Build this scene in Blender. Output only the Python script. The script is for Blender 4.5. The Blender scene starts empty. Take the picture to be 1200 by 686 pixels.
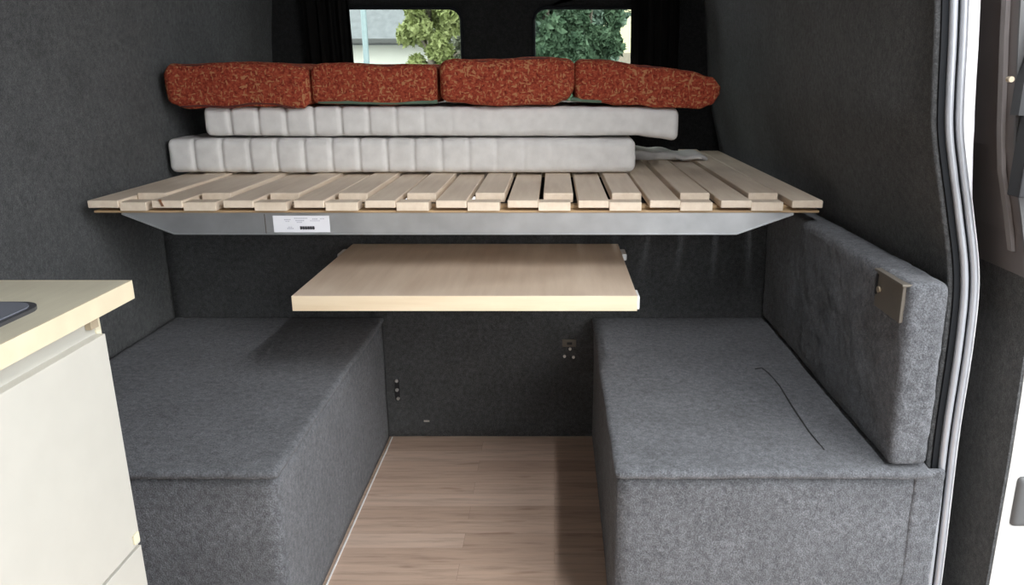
import bpy, bmesh, math, random
from mathutils import Vector, noise, Matrix
random.seed(7)
C = bpy.context.scene
COL = C.collection

# ------------------------------------------------------------------ camera
F = 900.0; CX = 650.0; CY = 343.0
PITCH = math.atan(258.0 / F)
SP, CP = math.sin(PITCH), math.cos(PITCH)
H = 1.14
cam_d = bpy.data.cameras.new('camera'); cam = bpy.data.objects.new('camera', cam_d); COL.objects.link(cam)
cam.location = (0, 0, H); cam.rotation_euler = (math.pi / 2 - PITCH, 0, 0)
cam_d.sensor_width = 36; cam_d.lens = 36 * F / 1200
cam_d.shift_x = -(CX - 600) / 1200
cam_d.clip_start = 0.02; cam_d.clip_end = 300
C.camera = cam

# ------------------------------------------------------------------ light
C.view_settings.view_transform = 'Standard'
C.view_settings.look = 'None'
C.view_settings.gamma = 1
C.view_settings.use_curve_mapping = False
C.view_settings.exposure = 0.5
w = bpy.data.worlds.new('overcast sky'); C.world = w; w.use_nodes = True
bg = w.node_tree.nodes['Background']
bg.inputs[0].default_value = (0.93, 0.97, 1.0, 1); bg.inputs[1].default_value = 3.7
ADDED_STRIP_POWER = 18.0          # unseen strip added over the side door to sharpen the bench shadow
SUN = bpy.data.lights.new('hazy_sun', 'SUN'); SUN.energy = .5; SUN.angle = math.radians(25); SUN.color = (1, .95, .88)
so = bpy.data.objects.new('hazy_sun', SUN); COL.objects.link(so)
so.rotation_euler = Vector((-.75, 1.0, -.62)).to_track_quat('-Z', 'Y').to_euler()

# ------------------------------------------------------------------ helpers
def P(u, v, y):
    t = CY - v
    Y = t * SP + F * CP; Z = t * CP - F * SP
    return ((u - CX) * y / Y, H + Z * y / Y)

def obj(name, bm, mat, parent=None, smooth=False, autosm=False):
    bmesh.ops.recalc_face_normals(bm, faces=bm.faces)
    me = bpy.data.meshes.new(name); bm.to_mesh(me); bm.free()
    if mat: me.materials.append(mat)
    for p in me.polygons: p.use_smooth = smooth
    o = bpy.data.objects.new(name, me); COL.objects.link(o)
    if parent:
        o.parent = parent
        o.matrix_parent_inverse = Matrix.Identity(4)
        base = Vector((0, 0, 0)); q = parent
        while q: base += q.location; q = q.parent
        me.transform(Matrix.Translation(-base))
    return o

def thing(name, label, cat, loc=(0, 0, 0), group=None):
    o = bpy.data.objects.new(name, None); COL.objects.link(o)
    o.location = loc; o.empty_display_size = .05
    o['label'] = label; o['category'] = cat
    if group: o['group'] = group
    return o

def tag(o, label, cat, group=None):
    # move the origin to the mesh's base centre
    me = o.data
    xs = [v.co for v in me.vertices]
    c = Vector(((min(v.x for v in xs) + max(v.x for v in xs)) / 2, (min(v.y for v in xs) + max(v.y for v in xs)) / 2, min(v.z for v in xs)))
    me.transform(Matrix.Translation(-c)); o.location = c
    o['label'] = label; o['category'] = cat
    if group: o['group'] = group
    return o

def struct(o, label=None, cat=None):
    o['kind'] = 'structure'
    if label: o['label'] = label
    if cat: o['category'] = cat
    return o

def add_box(bm, x0, x1, y0, y1, z0, z1, bev=0, seg=2):
    r = bmesh.ops.create_cube(bm, size=1)
    vs = r['verts']
    bmesh.ops.scale(bm, vec=(abs(x1 - x0), abs(y1 - y0), abs(z1 - z0)), verts=vs)
    bmesh.ops.translate(bm, vec=((x0 + x1) / 2, (y0 + y1) / 2, (z0 + z1) / 2), verts=vs)
    if bev:
        es = list({e for v in vs for e in v.link_edges})
        bmesh.ops.bevel(bm, geom=es, offset=bev, segments=seg, affect='EDGES', profile=.6)

def box(x0, x1, y0, y1, z0, z1, bev=0, seg=2):
    bm = bmesh.new(); add_box(bm, x0, x1, y0, y1, z0, z1, bev, seg); return bm

def soft_box(x0, x1, y0, y1, z0, z1, r, res, amp=0.0, freq=8.0, amp2=0.0, freq2=60.0, remap=None):
    """rounded box with an even grid on every side; noise makes it soft"""
    def n(a, b): return max(2, int(math.ceil(abs(b - a) / res)))
    nx, ny, nz = n(x0, x1), n(y0, y1), n(z0, z1)
    bm = bmesh.new(); cache = {}
    def vert(i, j, k):
        key = (i, j, k)
        if key in cache: return cache[key]
        p = Vector((x0 + (x1 - x0) * i / nx, y0 + (y1 - y0) * j / ny, z0 + (z1 - z0) * k / nz))
        q = Vector((min(max(p.x, x0 + r), x1 - r), min(max(p.y, y0 + r), y1 - r), min(max(p.z, z0 + r), z1 - r)))
        d = p - q
        if d.length > 1e-9:
            nn = d.normalized()
            # edges of the cube: spread the angles a little
            p = q + nn * min(r, d.length) if d.length < r else q + nn * r
        nv = (p - q).normalized() if (p - q).length > 1e-9 else Vector((0, 0, 1))
        if amp: p = p + nv * noise.noise(p * freq) * amp
        if amp2: p = p + nv * noise.noise(p * freq2 + Vector((9, 3, 1))) * amp2
        if remap: p = remap(p)
        cache[key] = bm.verts.new(p); return cache[key]
    for i in range(nx):
        for j in range(ny):
            for k in (0, nz):
                bm.faces.new([vert(i, j, k), vert(i + 1, j, k), vert(i + 1, j + 1, k), vert(i, j + 1, k)])
    for i in range(nx):
        for k in range(nz):
            for j in (0, ny):
                bm.faces.new([vert(i, j, k), vert(i + 1, j, k), vert(i + 1, j, k + 1), vert(i, j, k + 1)])
    for j in range(ny):
        for k in range(nz):
            for i in (0, nx):
                bm.faces.new([vert(i, j, k), vert(i, j + 1, k), vert(i, j + 1, k + 1), vert(i, j, k + 1)])
    return bm

def add_prism(bm, pts, axis, a, b):
    """polygon in the two other axes, extruded from a to b along axis"""
    def mk(p, t):
        if axis == 'x': return (t, p[0], p[1])
        if axis == 'y': return (p[0], t, p[1])
        return (p[0], p[1], t)
    A = [bm.verts.new(mk(p, a)) for p in pts]; B = [bm.verts.new(mk(p, b)) for p in pts]
    bm.faces.new(A); bm.faces.new(B[::-1])
    for i in range(len(pts)):
        j = (i + 1) % len(pts); bm.faces.new([A[i], B[i], B[j], A[j]])

def add_tube(bm, pts, r, seg=10, caps=True):
    rings = []
    pts = [Vector(p) for p in pts]
    for i, p in enumerate(pts):
        t = (pts[min(i + 1, len(pts) - 1)] - pts[max(i - 1, 0)]).normalized()
        a = t.cross(Vector((0, 0, 1)))
        if a.length < .01: a = t.cross(Vector((0, 1, 0)))
        a.normalize(); b = t.cross(a)
        rr = r[i] if isinstance(r, (list, tuple)) else r
        rings.append([bm.verts.new(p + (a * math.cos(k * 2 * math.pi / seg) + b * math.sin(k * 2 * math.pi / seg)) * rr) for k in range(seg)])
    for i in range(len(rings) - 1):
        for k in range(seg):
            bm.faces.new([rings[i][k], rings[i][(k + 1) % seg], rings[i + 1][(k + 1) % seg], rings[i + 1][k]])
    if caps: bm.faces.new(rings[0]); bm.faces.new(rings[-1][::-1])

def add_cyl(bm, c, d, r, h, seg=20):
    c = Vector(c); d = Vector(d).normalized()
    add_tube(bm, [c - d * h / 2, c + d * h / 2], r, seg)

def sweep(profile, path, close_profile=True):
    """profile: list of (dx, dy) offsets laid out in x,y; path: list of (x, y, z) - swept upward"""
    bm = bmesh.new(); rings = []
    for (px, py, pz) in path:
        rings.append([bm.verts.new((px + a, py + b, pz)) for a, b in profile])
    n = len(profile)
    for i in range(len(rings) - 1):
        for k in range(n if close_profile else n - 1):
            bm.faces.new([rings[i][k], rings[i][(k + 1) % n], rings[i + 1][(k + 1) % n], rings[i + 1][k]])
    if close_profile: bm.faces.new(rings[0]); bm.faces.new(rings[-1][::-1])
    return bm

# ------------------------------------------------------------------ materials
def nt(name):
    m = bpy.data.materials.new(name); m.use_nodes = True
    t = m.node_tree; b = t.nodes['Principled BSDF']
    return m, t, b
def node(t, kind, **kw):
    n = t.nodes.new(kind)
    for k, v in kw.items(): setattr(n, k, v)
    return n
def coords(t, scale=(1, 1, 1), rot=(0, 0, 0), loc=(0, 0, 0)):
    tc = node(t, 'ShaderNodeTexCoord'); mp = node(t, 'ShaderNodeMapping')
    mp.inputs['Scale'].default_value = scale; mp.inputs['Rotation'].default_value = rot; mp.inputs['Location'].default_value = loc
    t.links.new(tc.outputs['Object'], mp.inputs[0]); return mp.outputs[0]
def noi(t, vec, scale, detail=2, rough=.5):
    n = node(t, 'ShaderNodeTexNoise'); n.inputs['Scale'].default_value = scale; n.inputs['Detail'].default_value = detail
    n.inputs['Roughness'].default_value = rough; t.links.new(vec, n.inputs['Vector']); return n.outputs['Fac']
def ramp(t, fac, stops):
    r = node(t, 'ShaderNodeValToRGB'); e = r.color_ramp.elements
    while len(e) < len(stops): e.new(.5)
    for el, (p, c) in zip(e, stops): el.position = p; el.color = (*c, 1)
    t.links.new(fac, r.inputs[0]); return r.outputs[0]
def mix(t, fac, a, b, mode='MIX'):
    m = node(t, 'ShaderNodeMix', data_type='RGBA', blend_type=mode)
    for sock, val in ((m.inputs[0], fac), (m.inputs[6], a), (m.inputs[7], b)):
        if hasattr(val, 'is_linked') or hasattr(val, 'links'): t.links.new(val, sock)
        elif isinstance(val, (int, float)): sock.default_value = val
        else: sock.default_value = (*val, 1)
    return m.outputs[2]
def bump(t, b, h, strength, dist=.01):
    n = node(t, 'ShaderNodeBump'); n.inputs['Strength'].default_value = strength; n.inputs['Distance'].default_value = dist
    t.links.new(h, n.inputs['Height']); t.links.new(n.outputs[0], b.inputs['Normal'])

def plain(name, col, rough=.5, metal=0, spec=.5, coat=0, mott=.06, sc=20):
    m, t, b = nt(name); v = coords(t)
    f = noi(t, v, sc, 4)
    lo = tuple(c * (1 - mott) for c in col); hi = tuple(min(1, c * (1 + mott)) for c in col)
    t.links.new(ramp(t, f, [(.3, lo), (.7, hi)]), b.inputs['Base Color'])
    b.inputs['Roughness'].default_value = rough; b.inputs['Metallic'].default_value = metal
    b.inputs['Specular IOR Level'].default_value = spec; b.inputs['Coat Weight'].default_value = coat
    return m

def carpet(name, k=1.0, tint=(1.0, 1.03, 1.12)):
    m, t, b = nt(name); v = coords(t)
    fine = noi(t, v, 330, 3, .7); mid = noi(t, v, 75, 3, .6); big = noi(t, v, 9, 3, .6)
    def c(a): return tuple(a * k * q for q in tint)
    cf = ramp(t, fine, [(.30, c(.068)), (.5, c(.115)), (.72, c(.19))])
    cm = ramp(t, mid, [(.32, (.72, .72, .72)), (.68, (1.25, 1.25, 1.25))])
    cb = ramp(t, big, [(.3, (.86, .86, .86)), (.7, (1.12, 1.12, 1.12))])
    col = mix(t, 1.0, cf, cm, 'MULTIPLY'); col = mix(t, 1.0, col, cb, 'MULTIPLY')
    t.links.new(col, b.inputs['Base Color'])
    b.inputs['Roughness'].default_value = 1; b.inputs['Specular IOR Level'].default_value = .08
    b.inputs['Sheen Weight'].default_value = .12; b.inputs['Sheen Roughness'].default_value = .6
    h = node(t, 'ShaderNodeMath', operation='ADD'); t.links.new(fine, h.inputs[0]); t.links.new(mid, h.inputs[1])
    bump(t, b, h.outputs[0], .8, .004)
    return m

def wood(name, lo, hi, along='y', rough=.5, streak=55, figure=.25):
    m, t, b = nt(name)
    s = {'x': (1.2, 14, 14), 'y': (14, 1.2, 14)}[along]
    v = coords(t, s)
    f1 = noi(t, v, streak / 14, 5, .6); 
    v2 = coords(t, {'x': (2, 9, 9), 'y': (9, 2, 9)}[along])
    wv = node(t, 'ShaderNodeTexWave', wave_type='RINGS'); wv.inputs['Scale'].default_value = .7
    wv.inputs['Distortion'].default_value = 5; wv.inputs['Detail'].default_value = 3; wv.inputs['Detail Scale'].default_value = .9
    t.links.new(v2, wv.inputs['Vector'])
    c1 = ramp(t, f1, [(.3, lo), (.7, hi)])
    c2 = ramp(t, wv.outputs['Fac'], [(0, tuple(q * .86 for q in lo)), (.6, (hi))])
    t.links.new(mix(t, figure, c1, c2), b.inputs['Base Color'])
    b.inputs['Roughness'].default_value = rough
    bump(t, b, f1, .12, .002)
    return m

M = {}
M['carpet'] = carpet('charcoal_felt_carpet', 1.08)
M['wall_carpet'] = carpet('charcoal_felt_shaded', .60, (1.0, 1.02, 1.04))  # same felt as the benches, darkened to put shade in its colour
M['door_felt'] = carpet('darkened_felt', .16, (1.0, 1.0, 1.0))  # felt blackened so its colour holds the gloom around the rear doors
M['slat'] = wood('pine_slat', (.74, .60, .46), (.88, .75, .60), 'y', .55)
M['batten'] = wood('shaded_pine_batten', (.42, .28, .15), (.55, .39, .22), 'x', .6)  # browner than the slats, colour carries the shade below them
M['table'] = wood('pale_table_board', (.62, .47, .35), (.80, .65, .51), 'y', .35, 30, .35)
M['edge'] = wood('board_edge', (.80, .64, .44), (.90, .76, .56), 'x', .5)
M['worktop'] = wood('ash_worktop', (.55, .50, .38), (.64, .59, .45), 'y', .4)
M['worktop_edge'] = plain('worktop_edge_band', (.70, .61, .44), .45)
M['cream'] = plain('cream_laminate', (.56, .545, .49), .35, mott=.02)
M['cream_edge'] = plain('cream_edge_band', (.80, .74, .55), .5)
M['steel'] = plain('galvanised_steel', (.50, .51, .52), .42, .75, mott=.12, sc=12)
M['bronze'] = plain('bronze_bolt', (.40, .33, .24), .5, .6)
M['darksteel'] = plain('dull_metal', (.17, .15, .125), .6, .4)
M['screw'] = plain('bright_screw', (.75, .75, .74), .35, .8)
M['white'] = plain('white_paint', (.88, .88, .88), .25, coat=.4, mott=.01)
M['whiteplastic'] = plain('white_plastic', (.85, .85, .84), .4)
M['paper'] = plain('sticker_paper', (.86, .86, .90), .6, mott=.02)
M['ink'] = plain('black_ink', (.05, .05, .06), .6)
M['greyink'] = plain('grey_ink', (.52, .52, .58), .6)
M['rubber'] = plain('black_rubber', (.012, .013, .015), .7, spec=.15)
M['seal'] = plain('grey_door_seal', (.40, .41, .44), .3, .35, mott=.05)
M['trimplastic'] = plain('dark_trim_plastic', (.10, .10, .10), .5)
M['trimwarm'] = plain('brown_grey_trim_plastic', (.13, .112, .107), .45)
M['black'] = plain('black_plastic', (.015, .015, .017), .45)
M['curtain'] = plain('black_curtain', (.02, .019, .018), .95, spec=.05)
M['green'] = plain('green_piping', (.10, .16, .11), .8)
M['hob'] = plain('grey_metal_lid', (.22, .23, .27), .3, .3)
M['hobrim'] = plain('black_rim', (.05, .05, .055), .4)

# laminate floor: planks run across the van
def laminate():
    m, t, b = nt('oak_laminate')
    v = coords(t)
    br = node(t, 'ShaderNodeTexBrick'); br.inputs['Scale'].default_value = 1
    br.inputs['Brick Width'].default_value = .62; br.inputs['Row Height'].default_value = .064
    br.inputs['Mortar Size'].default_value = .0004; br.inputs['Mortar Smooth'].default_value = .3
    br.inputs['Color1'].default_value = (0, 0, 0, 1); br.inputs['Color2'].default_value = (1, 1, 1, 1)
    br.inputs['Mortar'].default_value = (.2, .2, .2, 1); br.offset = .37
    t.links.new(v, br.inputs['Vector'])
    sep = node(t, 'ShaderNodeSeparateColor'); t.links.new(br.outputs['Color'], sep.inputs[0])
    plank = ramp(t, sep.outputs[0], [(0, (.48, .34, .26)), (.5, (.55, .40, .31)), (1, (.62, .465, .37))])
    # every plank has its own grain offset
    comb = node(t, 'ShaderNodeCombineXYZ')
    mul = node(t, 'ShaderNodeMath', operation='MULTIPLY'); mul.inputs[1].default_value = 7; t.links.new(sep.outputs[0], mul.inputs[0])
    t.links.new(mul.outputs[0], comb.inputs[2])
    add = node(t, 'ShaderNodeVectorMath', operation='ADD'); t.links.new(coords(t, (2.2, 26, 1)), add.inputs[0]); t.links.new(comb.outputs[0], add.inputs[1])
    g = noi(t, add.outputs[0], 2.4, 6, .65)
    gr = ramp(t, g, [(.3, (.74, .72, .70)), (.5, (1, 1, 1)), (.72, (1.13, 1.12, 1.10))])
    col = mix(t, 1.0, plank, gr, 'MULTIPLY')
    v3 = coords(t, (1.5, 9, 1)); k = noi(t, v3, 3, 2); kk = ramp(t, k, [(.66, (1, 1, 1)), (.76, (.66, .6, .56))])
    col = mix(t, 1.0, col, kk, 'MULTIPLY')
    col = mix(t, br.outputs['Fac'], col, (.30, .20, .15))
    t.links.new(col, b.inputs['Base Color']); b.inputs['Roughness'].default_value = .42
    bump(t, b, g, .08, .002)
    return m
M['floor'] = laminate()

def mattress_mat():
    m, t, b = nt('quilted_white_cotton'); v = coords(t)
    f = noi(t, v, 30, 4); t.links.new(ramp(t, f, [(.3, (.72, .695, .67)), (.7, (.82, .795, .77))]), b.inputs['Base Color'])
    b.inputs['Roughness'].default_value = .95; b.inputs['Specular IOR Level'].default_value = .1
    bump(t, b, noi(t, v, 500, 2), .3, .001); return m
M['cotton'] = mattress_mat()

def red_fabric():
    m, t, b = nt('red_speckled_upholstery'); v = coords(t)
    n1 = noi(t, v, 120, 3, .7)
    base = ramp(t, n1, [(.34, (.15, .022, .014)), (.5, (.29, .050, .028)), (.64, (.37, .085, .042))])
    fa = noi(t, coords(t, (150, 150, 60), (0, .75, 0)), 1, 1); fb = noi(t, coords(t, (60, 150, 150), (0, .75, 0), (5, 2, 1)), 1, 1)
    mx = node(t, 'ShaderNodeMath', operation='MAXIMUM'); t.links.new(fa, mx.inputs[0]); t.links.new(fb, mx.inputs[1])
    fl = ramp(t, mx.outputs[0], [(.60, (0, 0, 0)), (.68, (1, 1, 1))])
    s = node(t, 'ShaderNodeSeparateColor'); t.links.new(fl, s.inputs[0])
    col = mix(t, s.outputs[0], base, (.42, .19, .09))
    t.links.new(col, b.inputs['Base Color']); b.inputs['Roughness'].default_value = .95
    b.inputs['Specular IOR Level'].default_value = .1
    bump(t, b, n1, .5, .003); return m
M['red'] = red_fabric()

def glass_mat(name, tint, refl=.06):
    m = bpy.data.materials.new(name); m.use_nodes = True; t = m.node_tree
    for n in list(t.nodes):
        if n.type != 'OUTPUT_MATERIAL': t.nodes.remove(n)
    o = [n for n in t.nodes if n.type == 'OUTPUT_MATERIAL'][0]
    tr = node(t, 'ShaderNodeBsdfTransparent'); tr.inputs[0].default_value = (*tint, 1)
    gl = node(t, 'ShaderNodeBsdfGlossy'); gl.inputs['Roughness'].default_value = .02
    mx = node(t, 'ShaderNodeMixShader'); mx.inputs[0].default_value = refl
    t.links.new(tr.outputs[0], mx.inputs[1]); t.links.new(gl.outputs[0], mx.inputs[2]); t.links.new(mx.outputs[0], o.inputs[0])
    return m
M['tinted'] = glass_mat('tinted_rear_glass', (.74, .77, .74), 0.0)
M['doorglass'] = glass_mat('dark_door_glass', (.05, .055, .06), .1)

# ------------------------------------------------------------------ van shell
YB = 2.27       # carpeted partition under the bed
YR = 3.35       # rear doors
YP = 1.33       # rear pillar of the side door
ROOF = 1.92
o = obj('floor', box(-1.22, .745, -1.1, YB + .02, -.03, 0), M['floor']); struct(o)
# boot floor behind the partition
o = obj('floor', box(-1.22, .76, YB + .02, YR + .05, -.03, -.002), M['wall_carpet']); struct(o)
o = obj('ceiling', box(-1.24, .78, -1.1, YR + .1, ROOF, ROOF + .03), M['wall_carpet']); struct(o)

def wall_profile(side):
    R = [(.740, 0), (.735, .2), (.728, .385), (.7247, .494), (.724, .666), (.7157, .787), (.688, .903), (.6695, .972), (.6516, 1.045), (.643, 1.117), (.631, 1.243), (.59, 1.6), (.55, 1.93)]
    L = [(-1.20, 0), (-1.19, .5), (-1.185, .8), (-1.18, 1.0), (-1.175, 1.25), (-1.13, 1.6), (-1.06, 1.93)]
    return R if side > 0 else L
def smooth_prof(pr, n=4):
    out = []
    for i in range(len(pr) - 1):
        p0 = pr[max(i - 1, 0)]; p1 = pr[i]; p2 = pr[i + 1]; p3 = pr[min(i + 2, len(pr) - 1)]
        for k in range(n):
            s = k / n
            out.append(tuple(.5 * (2 * p1[a] + (p2[a] - p0[a]) * s + (2 * p0[a] - 5 * p1[a] + 4 * p2[a] - p3[a]) * s * s + (3 * p1[a] - p0[a] - 3 * p2[a] + p3[a]) * s ** 3) for a in (0, 1)))
    out.append(pr[-1]); return out
def wall(name, side, y0, y1, off=.03):
    bm = bmesh.new(); pr = smooth_prof(wall_profile(side))
    ny = max(2, int((y1 - y0) / .08)); g = []
    for x, z in pr:
        g.append([(bm.verts.new((x, y0 + (y1 - y0) * j / ny, z)), bm.verts.new((x + side * off, y0 + (y1 - y0) * j / ny, z))) for j in range(ny + 1)])
    for i in range(len(g) - 1):
        for j in range(ny):
            for s in (0, 1): bm.faces.new([g[i][j][s], g[i + 1][j][s], g[i + 1][j + 1][s], g[i][j + 1][s]])
        for j in (0, ny): bm.faces.new([g[i][j][0], g[i + 1][j][0], g[i + 1][j][1], g[i][j][1]])
    for i in (0, len(g) - 1):
        for j in range(ny): bm.faces.new([g[i][j][0], g[i][j + 1][0], g[i][j + 1][1], g[i][j][1]])
    o = obj(name, bm, M['wall_carpet'], smooth=True); struct(o)
    m = o.modifiers.new('edges', 'EDGE_SPLIT'); m.split_angle = math.radians(50)
    return o
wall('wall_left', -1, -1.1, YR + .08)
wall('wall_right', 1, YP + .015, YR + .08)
# header over the side door and the front pillar of the side door opening
o = obj('wall_right', box(.565, .60, -.6, YP + .01, 1.80, ROOF), M['wall_carpet']); struct(o)
o = obj('wall_right', box(.66, .76, -1.1, -.45, 0, ROOF), M['wall_carpet'], ); struct(o)

# cab end behind the camera: unseen panels added around a narrow windscreen to cut light
bm = bmesh.new(); add_box(bm, -1.22, .76, -1.16, -1.11, 0, 1.34); add_box(bm, -1.22, .76, -1.16, -1.11, 1.66, ROOF)
o = obj('wall_front', bm, M['wall_carpet']); struct(o)
# carpet roll along the pillar, seal ridges, painted body flange
pr = smooth_prof(wall_profile(1), 6)
def path(dx, dy): return [(x + dx, YP + dy, z) for x, z in pr]
def circ(r, n=10, sx=1): return [(math.cos(k * 2 * math.pi / n) * r * sx, math.sin(k * 2 * math.pi / n) * r) for k in range(n)]
o = obj('trim_1', sweep(circ(.006, 10), path(-.001, .013)), M['wall_carpet'], smooth=True); struct(o, 'rolled carpet edge beside the side door seal', 'trim')
sealroot = bpy.data.objects.new('trim_2', None); COL.objects.link(sealroot); struct(sealroot, 'grey ridged rubber and metal door seal running down the right pillar', 'trim')
obj('rubber_channel', sweep([(-.004, .002), (.036, .002), (.036, .02), (-.004, .02)], path(.005, 0)), M['rubber'], sealroot, smooth=False)
obj('seal_ridge', sweep(circ(.0066, 12), path(.018, -.001)), M['seal'], sealroot, smooth=True)
obj('seal_ridge', sweep(circ(.0062, 12), path(.0352, -.001)), M['seal'], sealroot, smooth=True)
# painted flange: wide above the belt line, narrow below
bm = bmesh.new(); rows = []
for x, z in pr:
    wdt = .004 + .016 * min(1, max(0, (z - .93) / .12))
    x0 = x + .0418
    rows.append([bm.verts.new((x0, YP - .004, z)), bm.verts.new((x0 + wdt, YP + .000, z)), bm.verts.new((x0 + wdt, YP + .03, z)), bm.verts.new((x0, YP + .03, z))])
for i in range(len(rows) - 1):
    for k in range(4): bm.faces.new([rows[i][k], rows[i][(k + 1) % 4], rows[i + 1][(k + 1) % 4], rows[i + 1][k]])
bm.faces.new(rows[0]); bm.faces.new(rows[-1])
o = obj('trim_3', bm, M['white'], smooth=False); struct(o, 'white painted body edge beside the seal', 'trim')

# ------------------------------------------------------------------ rear doors with windows
XC = -.235
def rear_door(name, side, sheen):
    root = bpy.data.objects.new(name, None); COL.objects.link(root); struct(root)
    xi = XC; xo = XC + side * 1.02
    a = XC + side * .148; b_ = XC + side * .70
    zt = P(600, 9, YR)[1]; zb = .93
    # rounded window outline
    r = .05; pts = []
    x0, x1 = min(a, b_), max(a, b_)
    for cx_, cz_, s in ((x1 - r, zt - r, 0), (x0 + r, zt - r, 1), (x0 + r, zb + r, 2), (x1 - r, zb + r, 3)):
        for k in range(7):
            an = (s + k / 6) * math.pi / 2; pts.append((cx_ + r * math.cos(an), cz_ + r * math.sin(an)))
    ox0, ox1 = min(xi, xo), max(xi, xo)
    def outer(px, pz):
        # project from window centre to the door rectangle
        cx, cz = (x0 + x1) / 2, (zt + zb) / 2; dx, dz = px - cx, pz - cz; s = 1e9
        if dx: s = min(s, ((ox1 if dx > 0 else ox0) - cx) / dx)
        if dz: s = min(s, ((ROOF if dz > 0 else 0) - cz) / dz)
        return (cx + dx * s, cz + dz * s)
    bm = bmesh.new(); n = len(pts)
    ii = []
    for d in (0, .04):
        I = [bm.verts.new((x, YR + d, z)) for x, z in pts]; O = [bm.verts.new((outer(x, z)[0], YR + d, outer(x, z)[1])) for x, z in pts]
        for k in range(n):
            p, q = O[k], O[(k + 1) % n]; f = [I[k], I[(k + 1) % n], q, p]
            if abs(p.co.x - q.co.x) > 1e-5 and abs(p.co.z - q.co.z) > 1e-5:   # the outline turns a corner here
                cx_ = p.co.x if min(abs(p.co.x - ox0), abs(p.co.x - ox1)) < 1e-5 else q.co.x
                cz_ = p.co.z if min(abs(p.co.z), abs(p.co.z - ROOF)) < 1e-5 else q.co.z
                f.insert(3, bm.verts.new((cx_, YR + d, cz_)))
            bm.faces.new(f)
        ii.append(I)
    for k in range(n): bm.faces.new([ii[0][k], ii[0][(k + 1) % n], ii[1][(k + 1) % n], ii[1][k]])
    obj('door_panel', bm, M['door_felt'], root)
    bm = bmesh.new(); loop = pts + [pts[0]]
    add_tube(bm, [(x, YR - .002, z) for x, z in loop], .008, 8, False)
    obj('window_gasket', bm, M['rubber'], root, smooth=True)
    bm = bmesh.new(); add_prism(bm, pts, 'y', YR + .018, YR + .022)
    obj('window_pane', bm, M['tinted'], root)
    # inner handle low on the door, behind the bed stack
    bm = box(XC + side * .05, XC + side * .12, YR - .03, YR, .62, .74, .008); obj('door_latch', bm, M['black'], root)
rear_door('door_1', -1, 0); rear_door('door_2', 1, 0)

def curtain(u0, u1, label):
    y = YR - .075; x0, _ = P(u0, 40, y); x1, _ = P(u1, 40, y)
    bm = bmesh.new(); n = 90; z0, z1 = .90, 1.60; m = 14
    root = thing('curtain', label, 'curtain', ((x0 + x1) / 2, y, z0))
    rows = []
    for k in range(m + 1):
        z = z0 + (z1 - z0) * k / m; row = []
        for i in range(n + 1):
            s = i / n; ph = s * 2 * math.pi * (4.5 + .3 * k / m)
            row.append(bm.verts.new((x0 + (x1 - x0) * s + .004 * math.sin(z * 7 + i), y + .018 * math.sin(ph) + .006 * math.sin(ph * 2.3 + z), z)))
        rows.append(row)
    for k in range(m):
        for i in range(n): bm.faces.new([rows[k][i], rows[k][i + 1], rows[k + 1][i + 1], rows[k + 1][i]])
    bmesh.ops.solidify(bm, geom=bm.faces, thickness=.003)
    obj('curtain_fabric', bm, M['curtain'], root, smooth=True)
    bm = bmesh.new(); add_tube(bm, [(x0 - .03, y, z1 + .006), (x1 + .03, y, z1 + .006)], .007)
    obj('curtain_rail', bm, M['black'], root, smooth=True)
curtain(356, 413, 'black curtain gathered at the left edge of the left rear window')
curtain(739.5, 796, 'black curtain gathered at the right edge of the right rear window')

# ------------------------------------------------------------------ partition under the bed
XL, XR = -1.18, .732
root = thing('partition_panel', 'dark carpeted partition panel behind both benches and under the slatted bed', 'panel', (-.2, YB, 0))
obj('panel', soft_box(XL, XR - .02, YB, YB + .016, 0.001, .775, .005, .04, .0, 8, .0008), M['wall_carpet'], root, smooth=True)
# catch plate beside the right bench
x, z = P(667, 402, YB); bm = bmesh.new()
add_box(bm, x - .022, x + .022, YB - .006, YB + .002, z - .012, z + .012, .002)
o = obj('catch_plate', bm, M['darksteel'], root); o['label'] = 'small metal catch plate'
bm = bmesh.new(); add_box(bm, x - .007, x + .009, YB - .008, YB - .004, z - .004, z + .004); obj('slot', bm, M['black'], o)
for (uu, vv) in ((661.5, 417.5), (672, 418.5), (668, 409)):
    x, z = P(uu, vv, YB); bm = bmesh.new(); add_cyl(bm, (x, YB - .002, z), (0, 1, 0), .0045, .006, 12); o = obj('screw', bm, M['screw'], root); o['label'] = 'bright screw head'
x, z = P(466, 456.5, YB); bm = box(x - .007, x + .007, YB - .004, YB + .002, z - .036, z + .034, .001)
o = obj('socket_strip', bm, M['black'], root); o['label'] = 'black fixing strip'
for (uu, vv) in ((465.2, 446), (465.6, 456.5), (467, 466.5)):
    x, z = P(uu, vv, YB); bm = bmesh.new(); add_cyl(bm, (x, YB - .005, z), (0, 1, 0), .0055, .005, 12); obj('screw', bm, M['screw'], root)
x, z = P(500, 493.5, YB); obj('staple', box(x - .009, x + .009, YB - .003, YB + .001, z - .0025, z + .0025), M['screw'], root)
x, z = P(204.5, 370.5, YB); 

# ------------------------------------------------------------------ benches
BT = .412   # bench top
BF = 1.305  # bench front edge
def bench(x0, x1, label, inner):
    root = thing('bench', label, 'bench', ((x0 + x1) / 2, BF, 0))
    obj('box_body', soft_box(x0 + (0.006 if inner < 0 else 0), x1 - (0.006 if inner > 0 else 0), BF + .012, YB - .003, .001, BT - .018, .006, .03, .002, 5, .0012, 60), M['carpet'], root, smooth=True)
    obj('lid', soft_box(x0, x1, BF, YB - .004, BT - .0185, BT, .008, .012, .0025, 6, .0022, 55), M['carpet'], root, smooth=True)
    return root
lb = bench(-1.178, -.528, 'long carpet covered bench box on the left behind the cream kitchen unit', 1)
rb = bench(.114, .7225, 'long carpet covered bench box on the right below the upright backrest', -1)
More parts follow.
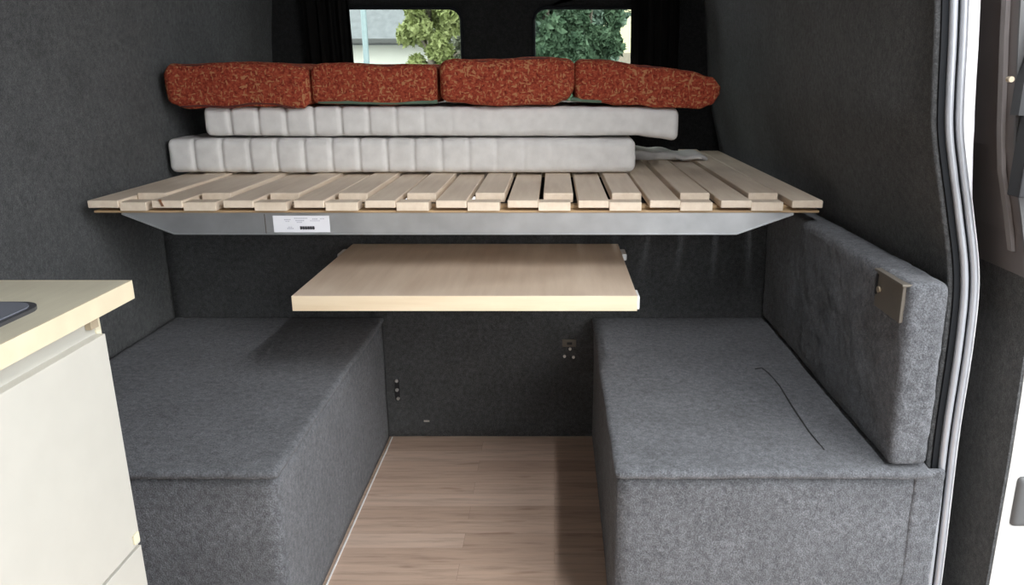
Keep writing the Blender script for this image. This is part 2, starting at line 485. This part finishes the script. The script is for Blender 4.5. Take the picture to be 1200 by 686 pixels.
# seam of the loose lid flap on the right bench
bm = bmesh.new()
pts = [(P(u, v, 1)[0] * (H - BT - .002) / (H - P(u, v, 1)[1]), (H - BT - .002) / (H - P(u, v, 1)[1]), BT + .0005) for (u, v) in ((966, 527), (948, 505), (930, 478), (914, 452), (901, 437), (893, 431), (885, 432))]
add_tube(bm, pts, .0018, 6); o = obj('lid_seam', bm, M['door_felt'], rb, smooth=True); o['label'] = 'dark seam in the bench lid'
# flap right of the seam stands a little proud
# corner tuck where the bench meets the pillar
obj('corner_tuck', soft_box(.690, .748, BF + .009, BF + .023, .002, BT - .003, .005, .006, .001, 20, .001), M['carpet'], rb, smooth=True)

# pale floor edging strip along the left bench
bm = bmesh.new(); add_box(bm, -.5285, -.525, 1.0, YB - .002, .0, .003, .0005)
o = obj('floor_edging_strip', bm, M['whiteplastic']); tag(o, 'thin white edging strip where the floor meets the left bench', 'strip')

# ------------------------------------------------------------------ backrest on the right bench
root = thing('backrest_panel', 'upright carpeted backrest panel standing on the right bench along the wall', 'backrest', (.67, 1.3, BT))
BX0, BX1 = .632, .706
def lean(p):
    s = (p.z - BT) / .36
    return Vector((p.x + .006 * (1 - s) - (.0), p.y, p.z))
obj('panel', soft_box(BX0, BX1, BF + .012, YB - .01, BT + .005, .778, .013, .012, .003, 8, .0022, 50, lean), M['carpet'], root, smooth=True)
bm = bmesh.new()
add_box(bm, BX0 - .005, BX0 + .004, 1.330, 1.445, .700, .772, .002)
add_box(bm, BX0 - .009, BX0 + .012, 1.325, 1.450, .770, .7745, .001)
pl = obj('latch_plate', bm, M['darksteel'], root); pl['label'] = 'brownish metal latch plate'
bm = bmesh.new(); add_cyl(bm, (BX0 - .0065, 1.425, .738), (1, 0, 0), .006, .006, 14); obj('bolt', bm, M['bronze'], pl)
bm = bmesh.new(); add_box(bm, BX0 - .007, BX0 - .004, 1.437, 1.444, .725, .765); obj('slot', bm, M['black'], pl)

# ------------------------------------------------------------------ table
TT = .647; TF = 1.69
root = thing('table', 'pale wooden table board fixed to the partition between the two benches', 'table', (-.205, 1.95, 0.60))
def persp_left(p): return p
obj('tabletop', box(-.604, .190, TF + .003, YB - .02, TT - .036, TT, .0015), M['table'], root)
o = obj('front_edge_band', box(-.604, .190, TF, TF + .003, TT - .036, TT - .0003, .0008), M['edge'], root); o['label'] = 'pale yellow edge band'
o = obj('side_edge_band', soft_box(.189, .196, TF + .002, TF + .06, TT - .034, TT - .001, .003, .004), M['whiteplastic'], root, smooth=True); o['label'] = 'white corner strip'
obj('wall_rail', box(-.60, .19, YB - .022, YB - .002, TT - .05, TT - .004, .002), M['steel'], root)
for xx, s in ((-.604, -1), (.190, 1)):
    bm = bmesh.new(); add_box(bm, min(xx, xx + s * .016), max(xx, xx + s * .016), 2.13, 2.20, TT - .024, TT - .004, .005)
    o = obj('side_bracket', bm, M['whiteplastic'], root, smooth=False)
for xx in (-.5, .08):
    bm = bmesh.new(); add_prism(bm, [(YB - .003, TT - .037), (YB - .22, TT - .037), (YB - .22, TT - .045), (YB - .012, TT - .17), (YB - .003, TT - .17)], 'x', xx, xx + .012)
    obj('support_bracket', bm, M['steel'], root)

# ------------------------------------------------------------------ slatted bed
root = thing('slatted_bed', 'pine slatted bed base on a grey steel rail spanning the back of the van', 'bed base', (-.24, 1.88, .75))
YF = 1.872; BZ = .838; pitch = .1747
bx = [-1.146] + [-.9894 + k * pitch for k in range(9)] + [.5815]
YE = 3.12
first = None
def slat(x0, w_, y0, zt, th, name='slat'):
    bm = box(x0, x0 + w_, y0, YE, zt - th, zt, .0018, 1)
    o = obj(name, bm, M['slat'], root)
    return o
for i, x in enumerate(bx):
    x += random.uniform(-.0015, .0015)
    slat(x, .0755, YF + random.uniform(-.002, .002), BZ, .0185)
for i in range(len(bx) - 1):
    c = (bx[i] + bx[i + 1]) / 2 + .0755 / 2 - .0755 / 2
    xm = bx[i] + .0755; gap = bx[i + 1] - xm
    slat(xm + (gap - .0755) / 2, .0755, 1.955 + random.uniform(-.003, .003), BZ + .006, .024)
# spacer blocks between the front slats
for i in range(len(bx) - 1):
    xm = bx[i] + .0755; gap = bx[i + 1] - xm
    o = obj('spacer_block', box(xm + .0004, xm + gap * .80, YF + .002, YF + .05, BZ - .026, BZ - .005, .001), M['slat'], root)
bm = bmesh.new(); add_box(bm, -1.14, .655, YF + .010, YF + .055, BZ - .032, BZ - .0262, .0008); add_box(bm, -1.135, .650, YF + .0505, YF + .078, BZ - .032, BZ - .0195, .0008)
o = obj('front_batten', bm, M['batten'], root)
obj('back_batten', box(-1.14, .655, 2.66, 2.71, BZ - .046, BZ - .019, .001), M['batten'], root)
obj('back_batten', box(-1.14, .655, 3.03, 3.08, BZ - .046, BZ - .019, .001), M['batten'], root)
# steel front rail with tapering ends
RY = YF + .012; zt = BZ - .0325
xa, _ = P(143, 250, RY); xb, zb = P(205, 275, RY); xc, _ = P(863, 275, RY); xd, _ = P(930, 250, RY)
bm = bmesh.new()
add_prism(bm, [(xa, zt), (xa, zt - .004), (xb, zb), (xc, zb), (xd, zt - .005), (xd, zt)], 'y', RY, RY + .003)
# bottom and sloping flanges
for (p, q) in (((xa, zt - .004), (xb, zb)), ((xb, zb), (xc, zb)), ((xc, zb), (xd, zt - .005))):
    add_prism(bm, [p, q, (q[0], q[1] + .003), (p[0], p[1] + .003)], 'y', RY - .003, RY + .018)
add_prism(bm, [(xa, zt), (xd, zt), (xd, zt - .003), (xa, zt - .003)], 'y', RY + .003, RY + .05)
rail = obj('steel_rail', bm, M['steel'], root); rail['label'] = 'grey steel rail'
# joint line of the rail
x, z = P(311, 262, RY); obj('rail_joint', box(x - .001, x + .001, RY - .0008, RY + .001, zb + .003, zt - .003), M['darksteel'], rail)
# sticker with illegible small print and one bold code
x0, z0 = P(321.5, 272.3, RY); x1, z1 = P(385.5, 253, RY)
st = obj('sticker', box(x0, x1, RY - .0008, RY + .0005, z0, z1), M['paper'], rail); st['label'] = 'white printed sticker'
bm = bmesh.new()
W_ = x1 - x0; H_ = z1 - z0
for k in range(6):
    a = x0 + W_ * (.47 + .044 * k); add_box(bm, a, a + W_ * .036, RY - .0014, RY - .0006, z0 + H_ * .17, z0 + H_ * .37)
    add_box(bm, a, a + W_ * .042, RY - .0014, RY - .0006, z0 + H_ * .24, z0 + H_ * .29)
obj('bold_code', bm, M['ink'], st) if False else obj('printed_code', bm, M['ink'], rail)
bm = bmesh.new()
for (a, b_, c, d) in ((.38, .62, .82, .88), (.40, .56, .68, .75), (.42, .52, .58, .63), (.70, .80, .78, .84), (.20, .32, .74, .80), (.22, .30, .64, .68), (.24, .36, .20, .26), (.26, .34, .30, .34), (.84, .92, .80, .84), (.66, .84, .68, .72)):
    n = max(2, int((b_ - a) / .03))
    for k in range(n):
        s = a + (b_ - a) * k / n; add_box(bm, x0 + W_ * s, x0 + W_ * (s + (b_ - a) / n * .75), RY - .0012, RY - .0006, z0 + H_ * c, z0 + H_ * d)
obj('small_print', bm, M['greyink'], rail)
# side rails that carry the bed on the walls
for xx in (-1.12, .60):
    o = obj('side_rail', box(xx, xx + .035, YF + .25, YE - .01, BZ - .062, BZ - .0195 - .0275, .002), M['steel'], root)
    for yy in (YF + .09, YE - .05):
        pass
# dark knot in one slat end and screws in the slat ends
bm = bmesh.new()
x, z = P(188, 238, YF); 
add_prism(bm, [(x - .003, z + .009), (x + .002, z + .009), (x + .009, z - .008), (x + .003, z - .008)], 'y', YF - .0035, YF + .001)
obj('slat_knot', bm, plain('brown_knot', (.22, .10, .05), .7), root)

# ------------------------------------------------------------------ mattresses
def mattress(u0, u1, vt, vb, yf, yb, label, ribs, droop=None, name='mattress', r=.028, zz=None):
    x0, z0 = P(u0, vb, yf); x1, z1 = P(u1, vt, yf)
    if zz: z0, z1 = zz
    def rm(p):
        q = p.copy()
        s = (p.x - x0) / (x1 - x0)
        # quilting channels that run front to back
        if s < ribs:
            ph = ((p.x - x0) / .083) % 1.0
            d = min(ph, 1 - ph)
            groove = math.exp(-(d / .06) ** 2) * .009
            fade = min(1, max(0, (ribs - s) / .35))
            cz = (z0 + z1) / 2
            if abs(p.y - yf) < .03 : q.y += groove * fade
            if p.z > cz: q.z -= groove * fade * .6 * min(1, (p.z - cz) / .03)
        if droop: q.z -= droop(s) * (1 if p.z < (z0 + z1) / 2 else .35)
        return q
    root = thing(name, label, 'mattress', ((x0 + x1) / 2, (yf + yb) / 2, z0))
    obj('mattress_cover', soft_box(x0, x1, yf, yb, z0, z1, r, .0055, .002, 4, .0012, 30, rm), M['cotton'], root, smooth=True)
    # stitched edge around the front
    return root
YM = 2.34
zs = BZ + .007
def z_to_v(z, y): # only for bookkeeping
    return z
m1 = mattress(198, 746, 163, 207.2, YM, 2.92, 'white ribbed foam mattress lying directly on the bed slats', .85, r=.022, zz=(BZ + .0085, P(400, 163, YM)[1]))
m2 = mattress(239, 797, 125, 162.6, YM + .012, 2.90, 'white foam mattress sandwiched between lower mattress and red cushions', .62, droop=lambda s: .016 * max(0, (s - .915) / .085) ** 1.0, r=.022, zz=(P(400, 163, YM)[1] + .007, P(400, 125, YM + .012)[1]))
# third, low pad behind
x0, z0 = P(640, 187, 2.80); x1, z1 = P(826, 174, 2.80)
def rm3(p):
    s = (p.x - x0) / (x1 - x0)
    q = p.copy()
    if p.z > z0 + .012: q.z = z0 + .012 + (p.z - z0 - .012) * (1 - .55 * s + .15 * math.sin(s * 17))
    return q
bm = soft_box(.262, .535, 2.70, 2.90, BZ + .0075, BZ + .040, .010, .010, .003, 9, .001, 30, lambda p: Vector((p.x, p.y, p.z if p.z < BZ + .02 else p.z - .018 * min(1, max(0, (p.x - .33) / .15)) - .004 * math.sin(p.x * 60))))
o = obj('folded_fabric', bm, M['cotton'], smooth=True); tag(o, 'low pale folded fabric lying on the slats behind the mattresses', 'fabric')

# ------------------------------------------------------------------ red cushions
def interp(tab, u):
    if u <= tab[0][0]: return tab[0][1]
    for (a, b_), (c, d) in zip(tab, tab[1:]):
        if u <= c:
            s = (u - a) / (c - a); s = s * s * (3 - 2 * s); return b_ + (d - b_) * s
    return tab[-1][1]
def cushion(u0, u1, top, bot, yf, yb, label, r=.03, piping=None, fold_shade=None):
    x0, _ = P(u0, 100, yf); x1, _ = P(u1, 100, yf)
    Y0 = P(u0, 100, yf)
    def rm(p):
        u = u0 + (u1 - u0) * (p.x - x0) / (x1 - x0)
        zt = P(u, interp(top, u), yf)[1]; zb = P(u, interp(bot, u), yf)[1]
        s = p.z  # 0..0.12
        sag = min(1, max(0, (p.y - yf - .006) / .010))
        zb2 = zb + (MT - zb) * sag if zb < MT else zb
        return Vector((p.x, p.y, zb2 + (zt - zb2) * s / .12))
    root = thing('cushion', label, 'cushion', ((x0 + x1) / 2, (yf + yb) / 2, MT), 'red cushions on top of the mattresses')
    obj('cushion_cover', soft_box(x0, x1, yf, yb, 0, .12, r, .008, .005, 9, .002, 26, rm), M['red'], root, smooth=True)
    if piping:
        bm = bmesh.new(); pts = []
        for k in range(25):
            u = piping[0] + (piping[1] - piping[0]) * k / 24
            x, z = P(u, interp(bot, u) - 2.5, yf); pts.append((x, yf + .0105, z))
        add_tube(bm, pts, .0058, 8); obj('piping', bm, M['green'], root, smooth=True).__setitem__('label', 'dark green piping')
    # dark tube standing in for shade along the top front edge
    bm = bmesh.new(); pts = []
    for k in range(31):
        u = u0 + 9 + (u1 - u0 - 18) * k / 30
        x, z = P(u, interp(top, u) + 1.0, yf); pts.append((x, yf + .014, z - .0045))
    add_tube(bm, pts, .0035, 8); obj('shade_line', bm, M['red_shade'], root, smooth=True)
    if fold_shade:  # dark tube drawn for the shade under the cushion's fold
        bm = bmesh.new(); pts = []
        for k in range(31):
            u = fold_shade[0] + (fold_shade[1] - fold_shade[0]) * k / 30
            x, z = P(u, interp(bot, u) - 5.5 - 1.2 * math.sin(k * .4), yf); pts.append((x, yf + .0015, z))
        add_tube(bm, pts, .003, 8); obj('shade_line', bm, M['red_shade'], root, smooth=True)
    return root
M['red_shade'] = plain('dark_red_shade', (.10, .022, .016), .9)
MT = P(400, 125, YM + .012)[1] + .004
YC = YM - .012
cushion(190, 361.5, [(190, 82), (200, 75), (260, 73), (330, 74), (363, 77)], [(190, 124), (215, 131), (260, 130), (300, 128), (320, 127), (345, 131), (363, 131)], YC, YC + .42, 'red speckled cushion at the left end, rounded and overhanging the mattress', .024, fold_shade=(212, 346))
cushion(362.5, 512, [(359, 76), (380, 74), (450, 75), (513, 76)], [(359, 121), (380, 122), (450, 123), (513, 122)], YC + .004, YC + .42, 'red speckled cushion second from the left with green piping below', .022, (372, 512))
cushion(513.5, 672.5, [(512, 72), (530, 69.5), (580, 70), (625, 66), (674, 69)], [(512, 119), (540, 121), (565, 126), (620, 127.5), (645, 125), (662, 118), (674, 112)], YC - .006, YC + .42, 'tallest red speckled cushion bulging below the right rear window', .026)
cushion(674, 845, [(667, 69), (700, 71), (760, 76), (810, 83), (835, 90), (845, 98)], [(667, 119), (700, 121), (740, 127), (780, 131), (820, 131), (836, 124), (845, 114)], YC + .006, YC + .42, 'red speckled cushion at the right end, drooping past the mattress', .024, (655+14, 705))

# ------------------------------------------------------------------ kitchen unit at the left
root = thing('kitchen_cabinet', 'cream kitchen cabinet in the left foreground below the worktop', 'cabinet', (-.94, .55, 0))
obj('cabinet_body', box(-1.17, -.700, -.2, 1.120, .001, .7995, .001), M['cream'], root)
o = obj('edge_strip', box(-.7005, -.6985, 1.108, 1.1215, .002, .799), M['cream_edge'], root); o['label'] = 'yellowish edge strip'
o = obj('drawer_front', box(-.6995, -.684, .36, 1.106, .395, .758, .001), M['cream'], root)
o = obj('cabinet_door', box(-.6995, -.684, .36, 1.106, .02, .389, .001), M['cream'], root)
o = obj('spacer', box(-.6998, -.690, 1.085, 1.104, .770, .799, .001), plain('brown_spacer', (.50, .42, .30), .6), root)
bm = bmesh.new(); add_box(bm, -.6838, -.680, 1.085, 1.10, .402, .418, .001)
o = obj('edge_chip', bm, M['cream_edge'], root)
wt = thing('worktop', 'pale wooden worktop on the cream kitchen cabinet', 'worktop', (-.9, .5, .80))
obj('board', box(-1.172, -.660, -.25, 1.150, .8005, .8295, .001), M['worktop'], wt)
obj('edge_band', box(-.660, -.6565, -.25, 1.1505, .8003, .8297, .0006), M['worktop_edge'], wt).__setitem__('label', 'cream edge band')
obj('edge_band', box(-1.172, -.6565, 1.150, 1.1525, .8003, .8297, .0006), M['worktop_edge'], wt)
# hob / sink lid with rounded corner
def rrect(x0, x1, y0, y1, r, n=8):
    pts = []
    for cx_, cy_, s in ((x1 - r, y1 - r, 0), (x0 + r, y1 - r, 1), (x0 + r, y0 + r, 2), (x1 - r, y0 + r, 3)):
        for k in range(n + 1):
            an = (s + k / n) * math.pi / 2; pts.append((cx_ + r * math.cos(an), cy_ + r * math.sin(an)))
    return pts
root = thing('hob', 'grey metal hob set in the left worktop with only its rounded corner showing', 'hob', (-.9, .75, .83))
hx, hz = -.702, 1.02
bm = bmesh.new(); add_prism(bm, rrect(-1.10, hx, .45, hz, .035), 'z', .8297, .8345); obj('rim', bm, M['hobrim'], root)
bm = bmesh.new(); add_prism(bm, rrect(-1.092, hx - .008, .458, hz - .008, .03), 'z', .8345, .8362); obj('plate', bm, M['hob'], root)
for (ax, ay) in ((-.98, .62), (-.98, .86)):
    bm = bmesh.new(); add_cyl(bm, (ax, ay, .842), (0, 0, 1), .05, .012, 24); obj('burner', bm, M['black'], root)

# ------------------------------------------------------------------ unseen light strip added above the side door
root = thing('added_strip', 'unseen strip light added under the roof above the side door', 'lamp', (.50, .62, ROOF - .03))
obj('housing', box(.475, .545, .10, 1.10, ROOF - .022, ROOF - .0005, .003), M['whiteplastic'], root)
ld = bpy.data.lights.new('added_strip_lamp', 'AREA'); ld.shape = 'RECTANGLE'; ld.size = .09; ld.size_y = .9; ld.energy = ADDED_STRIP_POWER; ld.color = (.95, .97, 1)
lo = bpy.data.objects.new('added_strip_lamp', ld); COL.objects.link(lo); lo.parent = root; lo.location = (.01, -.02, -.0); lo.rotation_euler = (0, math.radians(25), 0)

# ------------------------------------------------------------------ sliding door, slid back outside
root = bpy.data.objects.new('door_3', None); COL.objects.link(root); struct(root, 'sliding side door slid back outside the right pillar', 'door')
def dprof(z):
    tab = [(0, .850), (.45, .848), (.70, .842), (.85, .825), (1.0, .78), (1.2, .755), (1.9, .68)]
    if z <= 0: return .850
    for (a, b_), (c, d) in zip(tab, tab[1:]):
        if z <= c:
            s = (z - a) / (c - a); return b_ + (d - b_) * s
    return tab[-1][1]
DY = 1.285
def dslab(z0, z1, y0, y1, off0, off1, n=14):
    bm = bmesh.new(); rows = []
    for k in range(n + 1):
        z = z0 + (z1 - z0) * k / n; x = dprof(z)
        rows.append([bm.verts.new((x + off0, y0, z)), bm.verts.new((x + off1, y0, z)), bm.verts.new((x + off1, y1, z)), bm.verts.new((x + off0, y1, z))])
    for i in range(n):
        for k in range(4): bm.faces.new([rows[i][k], rows[i][(k + 1) % 4], rows[i + 1][(k + 1) % 4], rows[i + 1][k]])
    bm.faces.new(rows[0]); bm.faces.new(rows[-1]); return bm
obj('door_shell', dslab(-.12, 1.85, DY, 2.5, .0, .075), plain('door_paint', (.62, .62, .60), .35, coat=.3, mott=.01), root)
obj('lower_trim_panel', dslab(-.08, .83, DY + .001, 2.48, -.006, -.0005), M['wall_carpet'], root)
obj('window_surround', dslab(.80, 1.82, DY - .006, 1.52, -.022, -.0005), M['trimwarm'], root)
obj('surround_ridge', dslab(.84, 1.82, DY + .020, DY + .034, -.030, -.0225), plain('pale_trim_ridge', (.22, .2, .195), .4), root)
obj('surround_edge', dslab(.84, 1.82, DY - .010, DY - .006, -.024, .074), M['trimplastic'], root)
obj('door_glass', dslab(.95, 1.7, 1.525, 2.40, -.012, -.006), M['doorglass'], root)
# black bracket with a bolt at the leading edge
bm = bmesh.new(); x, z = P(1194, 120, DY - .02)
add_prism(bm, [(x - .006, z - .02), (x + .075, z - .02), (x + .075, z + .15), (x + .02, z + .15), (x + .006, z + .09), (x - .006, z + .03)], 'y', DY - .035, DY - .0105)
add_box(bm, x + .010, x + .075, DY - .045, DY - .0105, z - .15, z - .0195, .002)
br = obj('lock_bracket', bm, M['black'], root); br['label'] = 'black lock bracket'
x, z = P(1183.5, 93, DY - .04)
bm = bmesh.new(); add_cyl(bm, (x, DY - .04, z), (0, 1, 0), .0045, .01, 12); obj('bolt', bm, M['bronze'], br)
# latch in the white edge low down
x, z = P(1188, 590, DY - .003)
o = obj('door_latch', soft_box(x, x + .05, DY - .008, DY + .01, z - .05, z + .055, .009, .006), M['trimplastic'], root, smooth=True); o['label'] = 'grey latch in the white door edge'

# ------------------------------------------------------------------ outside, seen through the rear windows
GZ = -.62
def ground_mat():
    m, t, b = nt('asphalt'); v = coords(t)
    t.links.new(ramp(t, noi(t, v, 3, 6), [(.3, (.16, .16, .16)), (.7, (.26, .255, .25))]), b.inputs['Base Color']); b.inputs['Roughness'].default_value = .9; return m
o = obj('ground', box(-60, 60, -60, 60, GZ - .1, GZ), ground_mat()); struct(o)

def foliage(cx, cy, z0, z1, rx, ry, n, size, mat, seed, shape='round'):
    rnd = random.Random(seed); bm = bmesh.new()
    clumps = []
    for k in range(80):
        a = rnd.uniform(0, 6.28); s = rnd.uniform(0, 1)
        zz = rnd.uniform(0, 1)
        rr = math.sqrt(rnd.uniform(0, 1)) * (math.sin(math.pi * (.12 + .8 * zz)) if shape == 'round' else 1)
        clumps.append((cx + math.cos(a) * rr * rx, cy + math.sin(a) * rr * ry, z0 + (z1 - z0) * zz, rnd.uniform(.18, .34)))
    for k in range(n):
        c = rnd.choice(clumps); R = c[3] * max(rx, .6)
        d = Vector((rnd.gauss(0, 1), rnd.gauss(0, 1), rnd.gauss(0, 1))).normalized() * R * rnd.uniform(.55, 1)
        p = Vector(c[:3]) + d
        a = Vector((rnd.gauss(0, 1), rnd.gauss(0, 1), rnd.gauss(0, 1))).normalized(); b_ = a.cross(Vector((rnd.gauss(0, 1), rnd.gauss(0, 1), rnd.gauss(0, 1)))).normalized()
        s = size * rnd.uniform(.6, 1.3)
        vs = [bm.verts.new(p + a * s), bm.verts.new(p + b_ * s * .45), bm.verts.new(p - a * s), bm.verts.new(p - b_ * s * .45)]
        bm.faces.new(vs)
    return bm
def leafmat(name, lo, hi):
    m, t, b = nt(name); v = coords(t)
    t.links.new(ramp(t, noi(t, v, 4, 4, .7), [(.3, lo), (.7, hi)]), b.inputs['Base Color']); b.inputs['Roughness'].default_value = .6
    b.inputs['Specular IOR Level'].default_value = .25
    return m
bark = plain('bark', (.20, .17, .14), .9, mott=.3, sc=8)
def at(u, y): return P(u, 40, y)[0]
def tree(name, label, u, y, rx, ry, zc0, zc1, n, size, mat, seed, trunk_r=.09):
    x = at(u, y); root = thing(name, label, 'tree', (x, y, GZ))
    bm = bmesh.new(); add_tube(bm, [(x, y, GZ), (x + .04, y, zc0 + .4), (x - .03, y, (zc0 + zc1) / 2), (x, y, zc1 - .3)], [trunk_r * 1.3, trunk_r, trunk_r * .7, trunk_r * .3], 10)
    for k in range(6):
        z = zc0 + (zc1 - zc0) * (.1 + .12 * k); a = k * 2.4
        add_tube(bm, [(x, y, z), (x + math.cos(a) * rx * .5, y + math.sin(a) * ry * .5, z + .35), (x + math.cos(a) * rx * .85, y + math.sin(a) * ry * .85, z + .5)], [trunk_r * .5, trunk_r * .3, trunk_r * .1], 6)
    obj('trunk', bm, bark, root, smooth=True)
    o = obj('foliage', foliage(x, y, zc0, zc1, rx, ry, n, size, mat, seed), mat, root)
# left window: house, lamp post, yellow-green tree
yh = 20
xw0, ze = P(395, 45, yh); xw1, _ = P(505, 45, yh)
root = thing('house', 'white rendered house with a grey roof seen through the left rear window', 'house', ((xw0 + xw1) / 2, yh, GZ))
obj('wall', box(xw0 - 4, xw1, yh, yh + 6, GZ, ze), plain('white_render', (.88, .87, .80), .9, mott=.03, sc=1), root)
bm = bmesh.new(); add_prism(bm, [(yh - .4, ze - .05), (yh + 3, ze + 3.2), (yh + 6.4, ze - .05), (yh + 6.4, ze - .16), (yh - .4, ze - .16)], 'x', xw0 - 4.3, xw1 + .3)
rf = obj('roof', bm, plain('grey_slate', (.19, .20, .215), .7, mott=.12, sc=6), root)
obj('gutter', box(xw0 - 4.3, xw1 + .3, yh - .5, yh - .4, ze - .14, ze - .02, .02), M['trimplastic'], root)
xx = at(427.5, 12)
bm = bmesh.new(); add_tube(bm, [(xx, 12, GZ), (xx, 12, GZ + 1), (xx, 12, GZ + 5.5)], [.06, .047, .035], 14)
root = thing('lamp_post', 'pale blue grey post in front of the white house', 'post', (xx, 12, GZ))
obj('pole', bm, plain('galvanised_post', (.26, .33, .35), .5, .2), root, smooth=True)
bm = bmesh.new(); add_tube(bm, [(xx, 12, GZ + 5.45), (xx + .5, 12, GZ + 5.6), (xx + .8, 12, GZ + 5.6)], .03, 8); obj('lamp_arm', bm, M['steel'], root)
tree('tree', 'bright yellow green leafy tree seen through the left rear window', 503, 14, .62, .5, .6, 4.6, 26000, .07, leafmat('yellow_green_leaves', (.22, .27, .09), (.44, .48, .22)), 3)
tree('tree', 'grey stemmed bare looking tree beside the bright green tree', 541, 15, .30, .3, 1.0, 4.6, 1800, .10, leafmat('grey_green_leaves', (.22, .24, .17), (.36, .37, .29)), 5, .16)
# right window: dark conifers, pale yellow house
g1 = leafmat('dark_conifer', (.05, .10, .06), (.13, .20, .12))
for (u, y, rx, n, sd, lab) in ((640, 13.0, .60, 20000, 11, 'dark green conifer at the left side of the right rear window'),
                               (690, 14.6, .60, 20000, 12, 'dark green conifer in the middle of the right rear window')):
    tree('conifer', lab, u, y, rx, .4, .4, 4.4, n, .085, g1, sd)
# hedge trees further back
xh0, xh1 = at(600, 17), at(724, 17)
bm = foliage((xh0 + xh1) / 2, 17, .4, 3.1, (xh1 - xh0) / 2, .5, 12000, .10, None, 21, 'box')
root = thing('hedge', 'tall blue green hedge behind the conifers in the right window', 'hedge', ((xh0 + xh1) / 2, 17, GZ))
obj('foliage', bm, leafmat('hedge_leaves', (.12, .19, .14), (.24, .32, .26)), root)
bm = soft_box(xh0 + .2, xh1 - .25, 17.3, 18, GZ, 2.6, .2, .2, .1, 2, .1, 6); obj('hedge_core', bm, leafmat('hedge_core_leaves', (.09, .14, .10), (.20, .27, .21)), root, smooth=True)
yk = 22
xk0, zk = P(722, 62, yk); xk1 = xk0 + 6
root = thing('house', 'pale yellow house seen at the right edge of the right rear window', 'house', (xk0 + 3, yk, GZ))
obj('wall', box(xk0, xk1, yk, yk + 7, GZ, 4.6), plain('yellow_render', (.86, .80, .50), .9, mott=.03, sc=1), root)
bm = bmesh.new(); add_prism(bm, [(xk0 - .3, 4.6), ((xk0 + xk1) / 2, 7.2), (xk1 + .3, 4.6)], 'y', yk - .3, yk + 7.3); obj('roof', bm, plain('red_tiles', (.35, .14, .09), .8), root)
obj('base_band', box(xk0 - .05, xk1 + .05, yk - .06, yk - .001, GZ, zk), plain('brown_grey_plinth', (.36, .31, .25), .9), root)
